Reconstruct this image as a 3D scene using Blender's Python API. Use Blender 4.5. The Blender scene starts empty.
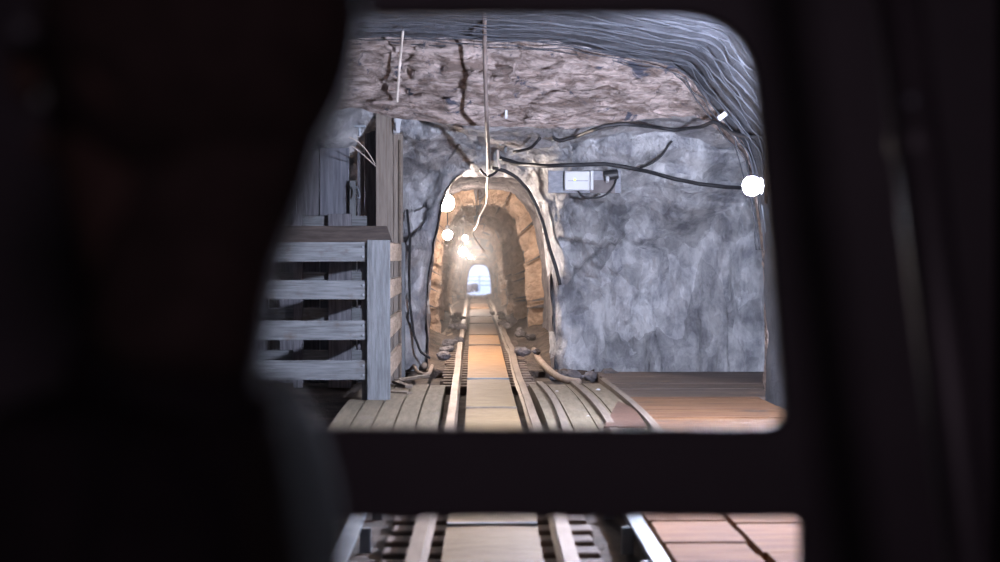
import bpy, bmesh, math, random
from mathutils import Vector, Matrix, noise
from mathutils.bvhtree import BVHTree
random.seed(7)
S = bpy.context.scene
COL = S.collection
F = 1400.0
# ------------------------------------------------------------------ camera
CAM_Z = 1.2
cam_d = bpy.data.cameras.new('camera')
cam = bpy.data.objects.new('camera', cam_d); COL.objects.link(cam)
cam.location = (0, 0, CAM_Z)
PITCH, YAW = math.atan(26 / F), math.atan(28 / F)
cam.rotation_euler = (math.pi / 2 - PITCH, 0, -YAW)
cam_d.sensor_width = 36
cam_d.lens = F / 1000 * 36
cam_d.clip_start = 0.05; cam_d.clip_end = 1000
cam_d.dof.use_dof = True
cam_d.dof.focus_distance = 15
cam_d.dof.aperture_fstop = 2.2
S.camera = cam
CAMROT = cam.rotation_euler.to_matrix()
ORG = Vector((0, 0, CAM_Z))

def ray(px, py):
    return (CAMROT @ Vector(((px - 500) / F, (281 - py) / F, -1))).normalized()

def P(px, py, d):                       # the point seen at a pixel at depth d along the track
    r = ray(px, py)
    return ORG + r * (d / r.y)

def lerp(a, b, t): return a + (b - a) * t
def sstep(a, b, x):
    t = min(1, max(0, (x - a) / (b - a))); return t * t * (3 - 2 * t)
def facet(u, v, sc, seed, amp):
    q = Vector((u * sc + .35 * noise.noise(Vector((u * sc, v * sc, seed))), v * sc + .35 * noise.noise(Vector((v * sc, u * sc, seed + 4))), seed))
    c = noise.voronoi(q)[1][0]
    t = noise.cell_vector(c * 37.7)
    d = q - c
    return (d.x * (t.x - .5) + d.y * (t.y - .5) + (t.z - .5) * .35) * amp / sc
def interp(tab, x):
    if x <= tab[0][0]: return tab[0][1]
    for (x0, y0), (x1, y1) in zip(tab, tab[1:]):
        if x <= x1: return lerp(y0, y1, (x - x0) / (x1 - x0))
    return tab[-1][1]
def smooth_interp(tab, x, w=0.06):
    h = max(0.4, x * w)
    return sum(interp(tab, x + h * k) for k in (-1, -.5, 0, .5, 1)) / 5

# ------------------------------------------------------------------ materials
def mat(name, c1, c2=None, scale=6.0, rough=0.85, bump=0.0, bscale=30.0, metal=0.0, stretch=None, lo=0.35, hi=0.65,
        detail=6.0, dist=0.0, c3=None, c3lo=.6, c3hi=.66, c3scale=2.0, cracks=0.0, crack_scale=3.0, spec=0.4, bdist=.05, ridge=False, facets=0.0, fscale=3.0):
    m = bpy.data.materials.new(name); m.use_nodes = True
    nt = m.node_tree; N = nt.nodes; L = nt.links
    b = N['Principled BSDF']
    b.inputs['Roughness'].default_value = rough
    b.inputs['Metallic'].default_value = metal
    b.inputs['Specular IOR Level'].default_value = spec
    tc = N.new('ShaderNodeTexCoord'); vec = tc.outputs['Object']
    if stretch:
        mp = N.new('ShaderNodeMapping'); mp.inputs['Scale'].default_value = stretch
        L.new(vec, mp.inputs['Vector']); vec = mp.outputs['Vector']
    n = N.new('ShaderNodeTexNoise'); n.inputs['Scale'].default_value = scale; n.inputs['Detail'].default_value = detail
    n.inputs['Roughness'].default_value = .62; n.inputs['Distortion'].default_value = dist
    L.new(vec, n.inputs['Vector'])
    r = N.new('ShaderNodeValToRGB')
    r.color_ramp.elements[0].position = lo; r.color_ramp.elements[1].position = hi
    r.color_ramp.elements[0].color = (*c1, 1); r.color_ramp.elements[1].color = (*(c2 or c1), 1)
    L.new(n.outputs['Fac'], r.inputs['Fac'])
    col = r.outputs['Color']
    if c3:
        n3 = N.new('ShaderNodeTexNoise'); n3.inputs['Scale'].default_value = c3scale; n3.inputs['Detail'].default_value = 7
        if ridge: n3.noise_type = 'RIDGED_MULTIFRACTAL'; n3.normalize = True
        n3.inputs['Roughness'].default_value = .6; n3.inputs['Distortion'].default_value = dist
        L.new(tc.outputs['Object'], n3.inputs['Vector'])
        r3 = N.new('ShaderNodeValToRGB'); r3.color_ramp.elements[0].position = c3lo; r3.color_ramp.elements[1].position = c3hi
        L.new(n3.outputs['Fac'], r3.inputs['Fac'])
        mx = N.new('ShaderNodeMixRGB'); mx.inputs['Color2'].default_value = (*c3, 1)
        L.new(r3.outputs['Color'], mx.inputs['Fac']); L.new(col, mx.inputs['Color1']); col = mx.outputs['Color']
    if facets:
        wn = N.new('ShaderNodeTexNoise'); wn.inputs['Scale'].default_value = fscale * 1.5; wn.inputs['Detail'].default_value = 5
        L.new(vec, wn.inputs['Vector'])
        ad = N.new('ShaderNodeMixRGB'); ad.blend_type = 'LINEAR_LIGHT'; ad.inputs['Fac'].default_value = .16
        L.new(vec, ad.inputs['Color1']); L.new(wn.outputs['Color'], ad.inputs['Color2'])
        for sc_, amt in ((fscale, facets), (fscale * 2.7, facets * .7)):
            vo = N.new('ShaderNodeTexVoronoi'); vo.inputs['Scale'].default_value = sc_
            L.new(ad.outputs['Color'], vo.inputs['Vector'])
            sp = N.new('ShaderNodeSeparateColor'); L.new(vo.outputs['Color'], sp.inputs['Color'])
            mr = N.new('ShaderNodeMapRange'); mr.inputs['To Min'].default_value = 1 - amt; mr.inputs['To Max'].default_value = 1 + amt
            L.new(sp.outputs[0], mr.inputs['Value'])
            mu = N.new('ShaderNodeMixRGB'); mu.blend_type = 'MULTIPLY'; mu.inputs['Fac'].default_value = 1
            L.new(col, mu.inputs['Color1']); L.new(mr.outputs['Result'], mu.inputs['Color2']); col = mu.outputs['Color']
    hgt = None
    if cracks:
        v = N.new('ShaderNodeTexVoronoi'); v.feature = 'DISTANCE_TO_EDGE'; v.inputs['Scale'].default_value = crack_scale
        wn = N.new('ShaderNodeTexNoise'); wn.inputs['Scale'].default_value = crack_scale * 1.3; wn.inputs['Detail'].default_value = 4
        L.new(tc.outputs['Object'], wn.inputs['Vector'])
        ad = N.new('ShaderNodeMixRGB'); ad.blend_type = 'LINEAR_LIGHT'; ad.inputs['Fac'].default_value = .45
        L.new(tc.outputs['Object'], ad.inputs['Color1']); L.new(wn.outputs['Color'], ad.inputs['Color2'])
        L.new(ad.outputs['Color'], v.inputs['Vector'])
        cr = N.new('ShaderNodeMapRange'); cr.inputs['From Max'].default_value = .05
        L.new(v.outputs['Distance'], cr.inputs['Value'])
        hgt = cr.outputs['Result']
    L.new(col, b.inputs['Base Color'])
    if bump:
        nb = N.new('ShaderNodeTexNoise'); nb.inputs['Scale'].default_value = bscale; nb.inputs['Detail'].default_value = 8
        nb.inputs['Roughness'].default_value = .65
        L.new(vec, nb.inputs['Vector'])
        h = nb.outputs['Fac']
        if hgt is not None:
            mm = N.new('ShaderNodeMath'); mm.operation = 'MULTIPLY_ADD'; mm.inputs[1].default_value = cracks
            L.new(hgt, mm.inputs[0]); L.new(h, mm.inputs[2]); h = mm.outputs[0]
        bp = N.new('ShaderNodeBump'); bp.inputs['Strength'].default_value = bump; bp.inputs['Distance'].default_value = bdist
        L.new(h, bp.inputs['Height']); L.new(bp.outputs['Normal'], b.inputs['Normal'])
    return m

def glow(name, col, strength):
    m = bpy.data.materials.new(name); m.use_nodes = True
    nt = m.node_tree; nt.nodes.remove(nt.nodes['Principled BSDF'])
    e = nt.nodes.new('ShaderNodeEmission'); e.inputs['Color'].default_value = (*col, 1); e.inputs['Strength'].default_value = strength
    nt.links.new(e.outputs[0], nt.nodes['Material Output'].inputs['Surface'])
    return m

M = {}
M['face'] = mat('grey_face_rock', (.235, .24, .265), (.60, .60, .61), 3.4, .75, .7, 9, lo=.36, hi=.62, stretch=(1.25, 1, .8), facets=.24, fscale=1.7, c3=(.20, .205, .225), c3lo=.62, c3hi=.80, c3scale=1.5, detail=14, dist=.3, bdist=.2, ridge=True)
M['ledge'] = mat('brown_ledge_rock', (.235, .175, .15), (.68, .56, .515), 7, .85, 1.0, 20, stretch=(.55, 1, 2.0), lo=.40, hi=.60, facets=.18, fscale=2.2, c3=(.09, .095, .13), c3lo=.59, c3hi=.65, c3scale=4.6, detail=12, dist=.6, bdist=.14)
M['lowroof'] = mat('folded_grey_rock', (.27, .265, .28), (.55, .53, .53), 3.0, .8, .9, 10, lo=.38, hi=.64, detail=10, facets=.2, fscale=1.5, bdist=.14)
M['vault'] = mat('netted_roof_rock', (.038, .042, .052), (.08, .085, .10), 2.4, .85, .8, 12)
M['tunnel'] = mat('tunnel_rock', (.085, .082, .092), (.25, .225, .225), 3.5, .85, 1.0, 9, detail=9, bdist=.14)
M['step_lit'] = mat('lamplit_step_rock', (.36, .24, .165), (.66, .47, .34), 5, .85, 1.0, 12, detail=9, bdist=.14)  # tunnel step faces: lamplight put into a lighter tan rock colour
M['dirt'] = mat('brown_dirt', (.05, .04, .033), (.13, .10, .08), 4, .95, .8, 25)
M['ballast'] = mat('tunnel_ballast', (.05, .04, .032), (.15, .11, .085), 7, .95, 1.0, 30)
M['wood_pale'] = mat('weathered_wood', (.085, .09, .095), (.17, .18, .19), 4, .8, .25, 22, stretch=(1.0, 6, 14), c3=(.085, .07, .06), c3lo=.55, c3hi=.72, c3scale=5)
M['wood_pale_v'] = mat('weathered_wood_upright', (.09, .095, .10), (.165, .174, .184), 4, .8, .25, 22, stretch=(12, 8, 1.0), c3=(.085, .075, .07), c3lo=.58, c3hi=.74, c3scale=5)
M['wood_lamplit'] = mat('lamplit_wood_return', (.26, .20, .15), (.44, .34, .26), 4, .8, .25, 22, stretch=(9, 1, 9))  # warm tunnel lamplight put into the colour of the fence's return rails
M['post'] = mat('tall_post_wood', (.17, .14, .12), (.27, .235, .20), 3.5, .85, .25, 20, stretch=(12, 12, .8))
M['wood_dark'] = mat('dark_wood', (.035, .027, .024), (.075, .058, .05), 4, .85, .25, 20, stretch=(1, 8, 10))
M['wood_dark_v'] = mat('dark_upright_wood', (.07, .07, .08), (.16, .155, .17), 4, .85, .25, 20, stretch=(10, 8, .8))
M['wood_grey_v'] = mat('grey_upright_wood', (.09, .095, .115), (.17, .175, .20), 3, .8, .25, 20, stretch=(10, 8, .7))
M['deck'] = mat('tan_deck_wood', (.12, .096, .062), (.20, .16, .108), 3, .75, .35, 14, stretch=(9, 1.2, 5), c3=(.17, .14, .11), c3lo=.62, c3hi=.75, c3scale=3)
M['panel'] = mat('track_panel_wood', (.20, .13, .062), (.30, .205, .105), 3, .65, .3, 14, stretch=(2.0, 9, 5), c3=(.20, .14, .09), c3lo=.6, c3hi=.78, c3scale=2)
M['panel_lamplit'] = mat('lamplit_track_panel', (.26, .13, .05), (.44, .24, .10), 3, .65, .3, 14, stretch=(2.0, 9, 5), c3=(.14, .08, .04), c3lo=.6, c3hi=.78, c3scale=2)  # pools of lamplight along the track, painted as orange boards
M['panel_shaded'] = mat('shaded_track_panel', (.10, .065, .042), (.19, .125, .085), 3, .65, .3, 14, stretch=(2.0, 9, 5))  # shade between the lamp pools, painted as darker boards
M['batten'] = mat('batten_wood', (.12, .094, .072), (.19, .15, .118), 4, .7, .2, 20, stretch=(10, 1, 8))
M['platform'] = mat('brown_platform_wood', (.17, .06, .018), (.30, .125, .040), 2.2, .85, .3, 10, stretch=(1.0, 7, 5), c3=(.10, .065, .05), c3lo=.58, c3hi=.74, c3scale=1.6)
M['platform_mid'] = mat('dimmed_platform_wood', (.10, .045, .02), (.20, .10, .048), 2.2, .85, .3, 10, stretch=(.7, 7, 5), c3=(.06, .04, .03), c3lo=.56, c3hi=.7, c3scale=1.6)  # platform colour darkened to offset the strong flood light
M['platform_shaded'] = mat('shaded_platform_wood', (.05, .038, .032), (.13, .09, .07), 2.2, .6, .3, 10, stretch=(.6, 7, 5), c3=(.20, .14, .10), c3lo=.6, c3hi=.7, c3scale=1.8)  # shade past the vault end, put into the colour of the boards
M['sheet'] = mat('rust_brown_sheet', (.06, .03, .02), (.09, .045, .03), 3, .7, .2, 15)
M['sleeper'] = mat('sleeper_wood', (.085, .06, .048), (.20, .15, .12), 4, .8, .3, 20, stretch=(1.5, 8, 8))
M['rail'] = mat('worn_rail_steel', (.19, .145, .11), (.30, .235, .185), 4, .6, .15, 30, metal=.65, stretch=(3, .6, 3))
M['galv'] = mat('pale_steel', (.17, .195, .22), (.25, .275, .30), 5, .5, .1, 30, metal=.2)
M['rust'] = mat('dark_steel', (.06, .05, .045), (.13, .11, .10), 8, .6, .2, 30, metal=.5)
M['net'] = mat('net_wire', (.035, .038, .045), (.08, .085, .10), 6, .75, 0, metal=.2)
M['cable'] = mat('black_cable', (.018, .018, .02), (.035, .035, .04), 8, .6)
M['pipe'] = mat('hanging_cable_sheath', (.11, .085, .075), (.19, .155, .14), 5, .6, .1, 30)
M['wire'] = mat('pale_wire', (.55, .48, .42), (.70, .62, .56), 8, .5)
M['hose'] = mat('dusty_hose', (.22, .16, .12), (.34, .26, .20), 8, .75, .1, 40)
M['white'] = mat('white_plastic', (.50, .51, .53), (.56, .57, .585), 3, .45)
M['board'] = mat('grey_mount_board', (.20, .21, .24), (.33, .34, .37), 4, .8, .15, 20, stretch=(3, 8, 8))
M['boardpatch'] = mat('stained_board', (.12, .11, .11), (.20, .18, .18), 5, .85)
M['black'] = mat('black_plastic', (.015, .015, .017), (.03, .03, .032), 6, .5)
M['cab'] = mat('black_cab_paint', (.018, .015, .018), (.026, .021, .025), 5, .6, .05, 60)
M['pole'] = mat('worn_black_tube', (.02, .018, .02), (.035, .03, .033), 5, .5, .05, 40, spec=.3)
M['cloth'] = mat('dark_jacket_cloth', (.006, .005, .006), (.01, .008, .009), 30, .95, .2, 120, spec=.02)
M['skin'] = mat('person_skin', (.035, .022, .018), (.045, .03, .024), 12, .8, .05, 80, spec=.03)
M['hair'] = mat('dark_hair', (.014, .010, .009), (.024, .017, .015), 40, .8, .3, 120, spec=.05)
M['led'] = glow('green_led', (.55, 1, .1), 3)
M['lamp_warm'] = glow('warm_bulb', (1.0, .83, .73), 1000)
M['lamp_blue'] = glow('flood_bulb', (.71, .77, 1.0), 13500)
M['lamp_wall'] = glow('wall_bulb', (1.0, .64, .42), 680)
M['snow'] = mat('pale_yard', (.62, .66, .72), (.78, .80, .83), 1, .9, .3, 5)
M['hill'] = mat('pale_hillside', (.45, .52, .62), (.72, .76, .82), .3, .9, .3, 3)
M['bush'] = mat('dark_bush', (.03, .05, .08), (.07, .10, .14), 6, .9)

# ------------------------------------------------------------------ mesh builder
def wl(o):
    v = Vector(o.location)
    while o.parent: o = o.parent; v = v + Vector(o.location)
    return v

class MB:
    def __init__(s): s.v = []; s.f = []
    def add(s, vs, fs):
        k = len(s.v); s.v += [Vector(v) for v in vs]; s.f += [tuple(i + k for i in f) for f in fs]
    def hexa(s, p):                               # 8 corners: bottom 4 ccw, top 4
        s.add(p, [(3, 2, 1, 0), (4, 5, 6, 7), (0, 1, 5, 4), (1, 2, 6, 5), (2, 3, 7, 6), (3, 0, 4, 7)])
    def box(s, x0, x1, y0, y1, z0, z1):
        s.hexa([(x0, y0, z0), (x1, y0, z0), (x1, y1, z0), (x0, y1, z0), (x0, y0, z1), (x1, y0, z1), (x1, y1, z1), (x0, y1, z1)])
    def obox(s, c, sx, sy, sz, rot):               # oriented box
        c = Vector(c); R = rot
        pts = [c + R @ Vector((a * sx / 2, b * sy / 2, z * sz / 2)) for z in (-1, 1) for a, b in ((-1, -1), (1, -1), (1, 1), (-1, 1))]
        s.hexa(pts)
    def tube(s, pts, r, n=8, cap=True, smooth=3):
        pts = [Vector(p) for p in pts]
        if smooth and len(pts) > 2:
            out = []
            for i in range(len(pts) - 1):
                p0 = pts[max(0, i - 1)]; p1 = pts[i]; p2 = pts[i + 1]; p3 = pts[min(len(pts) - 1, i + 2)]
                for k in range(smooth):
                    t = k / smooth
                    out.append(0.5 * ((2 * p1) + (p2 - p0) * t + (2 * p0 - 5 * p1 + 4 * p2 - p3) * t * t + (3 * p1 - p0 - 3 * p2 + p3) * t ** 3))
            out.append(pts[-1]); pts = out
        rr = r if isinstance(r, (list, tuple)) else None
        k0 = len(s.v); up = None
        for i, p in enumerate(pts):
            d = (pts[min(i + 1, len(pts) - 1)] - pts[max(i - 1, 0)])
            d = d.normalized() if d.length > 1e-9 else Vector((0, 0, 1))
            if up is None:
                up = d.orthogonal().normalized()
            else:
                up = (up - d * up.dot(d)); up = up.normalized() if up.length > 1e-6 else d.orthogonal().normalized()
            sd = d.cross(up)
            q = lerp(rr[0], rr[1], i / (len(pts) - 1)) if rr else r
            for j in range(n):
                a = 2 * math.pi * j / n
                s.v.append(p + up * math.cos(a) * q + sd * math.sin(a) * q)
        for i in range(len(pts) - 1):
            for j in range(n):
                a = k0 + i * n + j; b = k0 + i * n + (j + 1) % n
                s.f.append((a, b, b + n, a + n))
        if cap:
            s.f.append(tuple(k0 + j for j in range(n))[::-1])
            s.f.append(tuple(k0 + (len(pts) - 1) * n + j for j in range(n)))
    def sphere(s, c, r, nu=16, nv=10, sc=(1, 1, 1)):
        c = Vector(c); vs = []; fs = []
        vs.append(c + Vector((0, 0, r * sc[2])))
        for i in range(1, nv):
            a = math.pi * i / nv
            for j in range(nu):
                b = 2 * math.pi * j / nu
                vs.append(c + Vector((r * sc[0] * math.sin(a) * math.cos(b), r * sc[1] * math.sin(a) * math.sin(b), r * sc[2] * math.cos(a))))
        vs.append(c - Vector((0, 0, r * sc[2])))
        for j in range(nu): fs.append((0, 1 + j, 1 + (j + 1) % nu))
        for i in range(nv - 2):
            for j in range(nu):
                a = 1 + i * nu + j; b = 1 + i * nu + (j + 1) % nu
                fs.append((a, a + nu, b + nu, b))
        e = len(vs) - 1; o = 1 + (nv - 2) * nu
        for j in range(nu): fs.append((e, o + (j + 1) % nu, o + j))
        s.add(vs, fs)
    def grid(s, rows):                            # rows of points
        k = len(s.v); n = len(rows[0])
        for r in rows: s.v += [Vector(p) for p in r]
        for i in range(len(rows) - 1):
            for j in range(n - 1):
                a = k + i * n + j
                s.f.append((a, a + 1, a + n + 1, a + n))
    def build(s, name, material, parent=None, bevel=0.0, smooth=False, label=None, auto=False):
        off = wl(parent) if parent else Vector((0, 0, 0))
        me = bpy.data.meshes.new(name)
        me.from_pydata([tuple(v - off) for v in s.v], [], s.f)
        bm = bmesh.new(); bm.from_mesh(me); bmesh.ops.recalc_face_normals(bm, faces=bm.faces); bm.to_mesh(me); bm.free()
        me.materials.append(material)
        if smooth:
            for p in me.polygons: p.use_smooth = True
        o = bpy.data.objects.new(name, me); COL.objects.link(o)
        if parent: o.parent = parent
        if bevel:
            b = o.modifiers.new('bevel', 'BEVEL'); b.width = bevel; b.segments = 2; b.limit_method = 'ANGLE'
        if label: o['label'] = label
        return o

def tag(o, label=None, cat=None, group=None, kind=None):
    if label: o['label'] = label
    if cat: o['category'] = cat
    if group: o['group'] = group
    if kind: o['kind'] = kind
    return o
def thing(name, loc, label, cat, group=None):
    o = bpy.data.objects.new(name, None); COL.objects.link(o)
    o.location = loc; o.empty_display_size = .1
    return tag(o, label, cat, group)

def fbm(p, sc, seed=0, octv=5):
    return noise.fractal(Vector(p) * sc + Vector((seed * 7.3, seed * 3.1, seed * 1.7)), 0.9, 2.1, octv)
def ridged(p, sc, seed=0):
    q = Vector(p) * sc + Vector((seed * 5.3, seed * 2.1, seed * 9.7))
    return noise.ridged_multi_fractal(q, .9, 2.1, 5, 1.0, 2.0) * .5 - .5

# ------------------------------------------------------------------ track tables
TX = [(0, .02), (6, .085), (9.6, .15), (17.8, .16), (25, .165), (38.8, .165), (60, .26), (100, .43), (130, .5)]
TZ = [(0, .03), (6, .03), (10, .01), (14, .035), (18, .10), (22, .10), (27, .07), (38.8, .035), (44, -.12), (60, -.72), (100, -1.62), (130, -1.65)]
def tx(d): return smooth_interp(TX, d)
def tz(d): return smooth_interp(TZ, d, .05)

# ------------------------------------------------------------------ rock shell
def resample(pts, n):
    L = [0]
    for a, b in zip(pts, pts[1:]): L.append(L[-1] + 1)          # equal share per control segment: keeps the rings in step
    out = []
    for i in range(n):
        t = L[-1] * i / (n - 1); k = min(int(t), len(pts) - 2); u = t - k
        p0 = pts[max(0, k - 1)]; p1 = pts[k]; p2 = pts[k + 1]; p3 = pts[min(len(pts) - 1, k + 2)]
        out.append(0.5 * ((2 * p1) + (p2 - p0) * u + (2 * p0 - 5 * p1 + 4 * p2 - p3) * u * u + (3 * p1 - p0 - 3 * p2 + p3) * u ** 3))
    return out
OUT = [(175, 425), (175, 300), (190, 170), (215, 110), (250, 70), (300, 45), (345, 38), (400, 36), (480, 40), (560, 45), (640, 60), (680, 70), (702, 95), (730, 130), (748, 160), (761, 230), (766, 300), (766, 425)]
INN = [(176, 425), (176, 300), (193, 182), (225, 140), (250, 118), (300, 110), (345, 110), (400, 118), (480, 124), (560, 126), (640, 119), (690, 116), (712, 125), (735, 145), (750, 166), (762, 232), (767, 300), (767, 425)]
NP = 260
out_w = resample([P(x, y, 12.0) for x, y in OUT], NP)
inn_w = resample([P(x, y, 12.55) for x, y in INN], NP)
for q in inn_w:
    if q.z > 1.9: q.z += .045 * noise.fractal(Vector((q.x * 1.6, 3, 0)), .9, 2.1, 5)

# near vault
rows = []
for i in range(110):
    y = lerp(12.0, -4.0, (i / 109) ** 1.35)
    r = []
    for j, p in enumerate(out_w):
        q = Vector((p.x, y, p.z))
        c = Vector((0, y, 1.0)); n = (q - c); n.y = 0; n.normalize()
        a = fbm(q, .9, 1) * .05 + fbm(q, 4, 2, 3) * .012
        if y < 11.9: q += n * (a + .03 * sstep(0, .5, 12 - y))
        else: q += n * a
        r.append(q)
    rows.append(r)
m = MB(); m.grid(rows)
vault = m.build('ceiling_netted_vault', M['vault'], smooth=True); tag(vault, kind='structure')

# brown ledge
rows = []
NR = 46
for i in range(NR):
    t = i / (NR - 1); r = []
    for j in range(NP):
        a = out_w[j]; b = inn_w[j]
        q = a.lerp(b, t)
        h = math.sin(math.pi * t) ** .5
        st = Vector((q.x * .6, q.y, q.z * 1.8))
        q = q + Vector((0, -1, 0)) * (h * (fbm(st, 1.6, 3) * .15 + ridged(st, 3.0, 4) * .07 + .08 * (noise.voronoi(Vector((q.x * 3.2, q.y, q.z * 5)))[0][0] - .4) + facet(q.x, q.z * 1.8, 2.2, 3.5, 1.1) + facet(q.x, q.z * 1.6, 5.5, 8.5, 1.0))) + Vector((0, .12 * (t ** 2), 0))
        edge = (fbm((q.x * 2.5, j * .0, q.z), 2.6, 5, 4) * .045) * (1 - abs(2 * t - 1))
        if t < .5: q.z += fbm(q, 3.5, 6, 4) * .05 * (1 if t > 0 else 1.0)
        r.append(q)
    rows.append(r)
rows.insert(0, [Vector((p.x * 1.15, 12.06, 1.0 + (p.z - 1.0) * 1.2)) for p in out_w])
m = MB(); m.grid(rows)
ledge = m.build('ceiling_brown_ledge', M['ledge'], smooth=True); tag(ledge, kind='structure')

# tunnel section tables
TL = [(15, 428), (18, 435), (21, 441), (28, 450), (33, 454), (42, 459), (60, 465), (100, 467)]
TR = [(15, 552), (17.5, 545), (21, 525), (24.5, 513), (28, 504), (33, 500), (42, 497), (60, 493), (100, 491)]
TT = [(15, 172), (17, 186), (20, 203), (24, 216), (28, 226), (33, 234), (42, 243), (50, 249), (60, 256), (80, 262), (100, 265)]
STEPS = [15, 20.8, 24.4, 28, 33, 39, 47, 58, 68, 80, 92, 101]
def tsec(d):
    xl = (smooth_interp(TL, d, .02) - 472) / F * d; xr = (smooth_interp(TR, d, .02) - 472) / F * d
    top = CAM_Z + (255 - smooth_interp(TT, d, .02)) / F * d
    return xl, xr, top
def rz(x): return lerp(2.66, 2.24, sstep(-.9, .6, x))
def saw(d):
    for a, b in zip(STEPS, STEPS[1:]):
        if a <= d < b:
            return lerp(0.0, .24, ((d - a) / (b - a)) ** .7) if d - a > .12 else 0.0
    return 0
def tpt(d, t, extra=0, nz=True):                  # t 0..1 from right base over the crown to left base
    xl, xr, top = tsec(d)
    fl = tz(d) - .16
    a = math.pi * t; e = 2 / 3.9
    cx = (xl + xr) / 2; hw = (xr - xl) / 2 + extra; H = top - fl + extra
    ca, sa = math.cos(a), math.sin(a)
    p = Vector((cx + hw * math.copysign(abs(ca) ** e, ca), d, fl + H * abs(sa) ** (2 / 2.5) ))
    return p

NA = 150
def profile_t(i): return i / (NA - 1)
# face wall
rows = []
top_z = 2.72; XR, XL = 4.2, -3.9
NRF = 120
inner = [tpt(15.0, profile_t(i)) for i in range(NA)]
# denser outer spacing: rays from the mouth's foot centre
cen = Vector(((inner[0].x + inner[-1].x) / 2, 15, inner[0].z))
def outer_pt(p):
    d = p - cen; d.y = 0
    if d.length < 1e-6: d = Vector((1, 0, 0))
    ts = []
    if d.x > 1e-6: ts.append((XR - cen.x) / d.x)
    if d.x < -1e-6: ts.append((XL - cen.x) / d.x)
    if d.z > 1e-6: ts.append((top_z - cen.z) / d.z)
    k = min(t for t in ts if t > 0)
    return cen + d * k
mid = []
for i in range(NA): mid.append(outer_pt(inner[i]))
# add corners by snapping nearest samples
for cx_, cz_ in ((XR, top_z), (XL, top_z)):
    k = min(range(NA), key=lambda i: (mid[i] - Vector((cx_, 15, cz_))).length)
    mid[k] = Vector((cx_, 15, cz_))
def face_y(q, rim):
    y = 15.0
    y += .30 * math.exp(-rim / .07)                              # rounded lip of the mouth
    y -= 1.1 * sstep(rz(q.x) - .95, rz(q.x) + .1, q.z) ** 1.6 * (.25 + .75 * sstep(0, .6, rim))                       # leans out to the roof
    y -= 1.6 * sstep(2.7, 4.4, q.x)
    v_ = noise.voronoi(Vector((q.x * 1.5 + .25 * fbm((q.x, q.z, 5), 1.2, 31, 3), .3, q.z * 1.15 + q.x * .35)))[0]; y += (v_[0] - .35) * .34 * sstep(.05, .4, rim) + .11 * (noise.voronoi(Vector((q.x * 4.5, 1.3, q.z * 3.6 - q.x)))[0][0] - .4)
    y += (facet(q.x, q.z, 1.5, 1.5, 1.0) + facet(q.x, q.z, 3.8, 6.5, .9)) * sstep(.05, .4, rim)
    fold = ridged((q.x * .5 + q.z * .7, q.z * 1.1 - q.x * .35, 7), 1.5, 33); y += fold * .24 * sstep(1.4, 1.85, q.z)
    y += fbm((q.x, q.z, 0), .75, 8) * .22 * sstep(0, .35, rim) + fbm((q.x, q.z, 0), 2.4, 9) * .055 + ridged((q.x * 1.0, q.z * 1.0, 2), 2.2, 10) * .09
    return y
for k in range(NRF):
    s = (k / (NRF - 1)); s = s ** 1.15
    r = []
    for i in range(NA):
        q = inner[i].lerp(mid[i], s); rim = (q - inner[i]).length
        q = Vector((q.x, 15, q.z))
        jag = fbm((inner[i].x * 1.5, inner[i].z * 1.5, 4), 1.8, 11) * .05 * math.exp(-rim / .25)
        dirn = (q - cen); dirn.normalize()
        q += dirn * jag
        q.y = face_y(q, rim)
        r.append(q)
    rows.append(r)
m = MB(); m.grid(rows)
FACE_RIM = [v.copy() for v in rows[0]]
face = m.build('wall_front', M['face'], smooth=True); tag(face, kind='structure')

# low roof between ledge and face, and the far side walls
rows = []
NL = 60
for k in range(NL):
    v = k / (NL - 1); r = []
    for j in range(NP):
        p = inn_w[j] + Vector((0, .12, 0))
        if p.z > 1.75:
            b = Vector((p.x * (1 + .45 * sstep(1.5, 2.4, abs(p.x))), 14.7, rz(p.x)))
        else:
            b = Vector((math.copysign(4.1, p.x), 14.9, p.z))
        ve = v
        q = p.lerp(b, ve)
        if p.z > 1.75:
            q.z = lerp(p.z, b.z, sstep(0, 1, v)) + .06 * math.sin(math.pi * v)
        h = math.sin(math.pi * min(1, v * 1.02)) ** .5 if v > 0 else 0
        up = fbm((q.x * .8 + q.y * .3, q.y, 1), 1.1, 12) * .11 + ridged((q.x * .7 + q.y * .4, q.y * 1.3 - q.x * .3, 3), 1.6, 13) * .10
        q.z += h * up
        if abs(p.x) > 2.2: q.x += h * fbm(q, 1.3, 14) * .12
        r.append(q)
    rows.append(r)
m = MB(); m.grid(rows)
lowroof = m.build('ceiling_low_roof', M['lowroof'], smooth=True); tag(lowroof, kind='structure')

# tunnel lining
rows = []
ds = []
d = 15.12
while d < 100.4:
    ds.append(d)
    nxt = d + max(.09, d * .0075)
    for s_ in STEPS:
        if d < s_ - .02 < nxt: nxt = s_ - .02; break
        if abs(d - (s_ - .02)) < 1e-6: nxt = s_ + .06; break
    d = nxt
EPH = []
for d in ds:
    r = []; eph = []
    for i in range(NA):
        t = profile_t(i)
        p0 = tpt(d, t)
        wob = fbm((p0.x * 1.2, 0, p0.z * 1.2), 1.2, 15, 3) * .35
        dd = max(15, d + wob * (1 if d > 16.5 else 0)); e = saw(dd); eph.append(min([dd - s_ for s_ in STEPS if dd >= s_]))
        xl, xr, top = tsec(d); c = Vector(((xl + xr) / 2, d, tz(d) + .5))
        p = tpt(d, t, e if d < 60 else e * .5)
        n = p - c; n.y = 0; n.normalize()
        p += n * (fbm(p, 1.6, 16) * .06 + ridged(p, 3.5, 17) * .025 + .02)
        r.append(p)
    rows.append(r); EPH.append(eph)
m = MB(); m.grid(rows)
LINING_RIM = [v + Vector((0, .02, 0)) for v in rows[0]]
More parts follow.
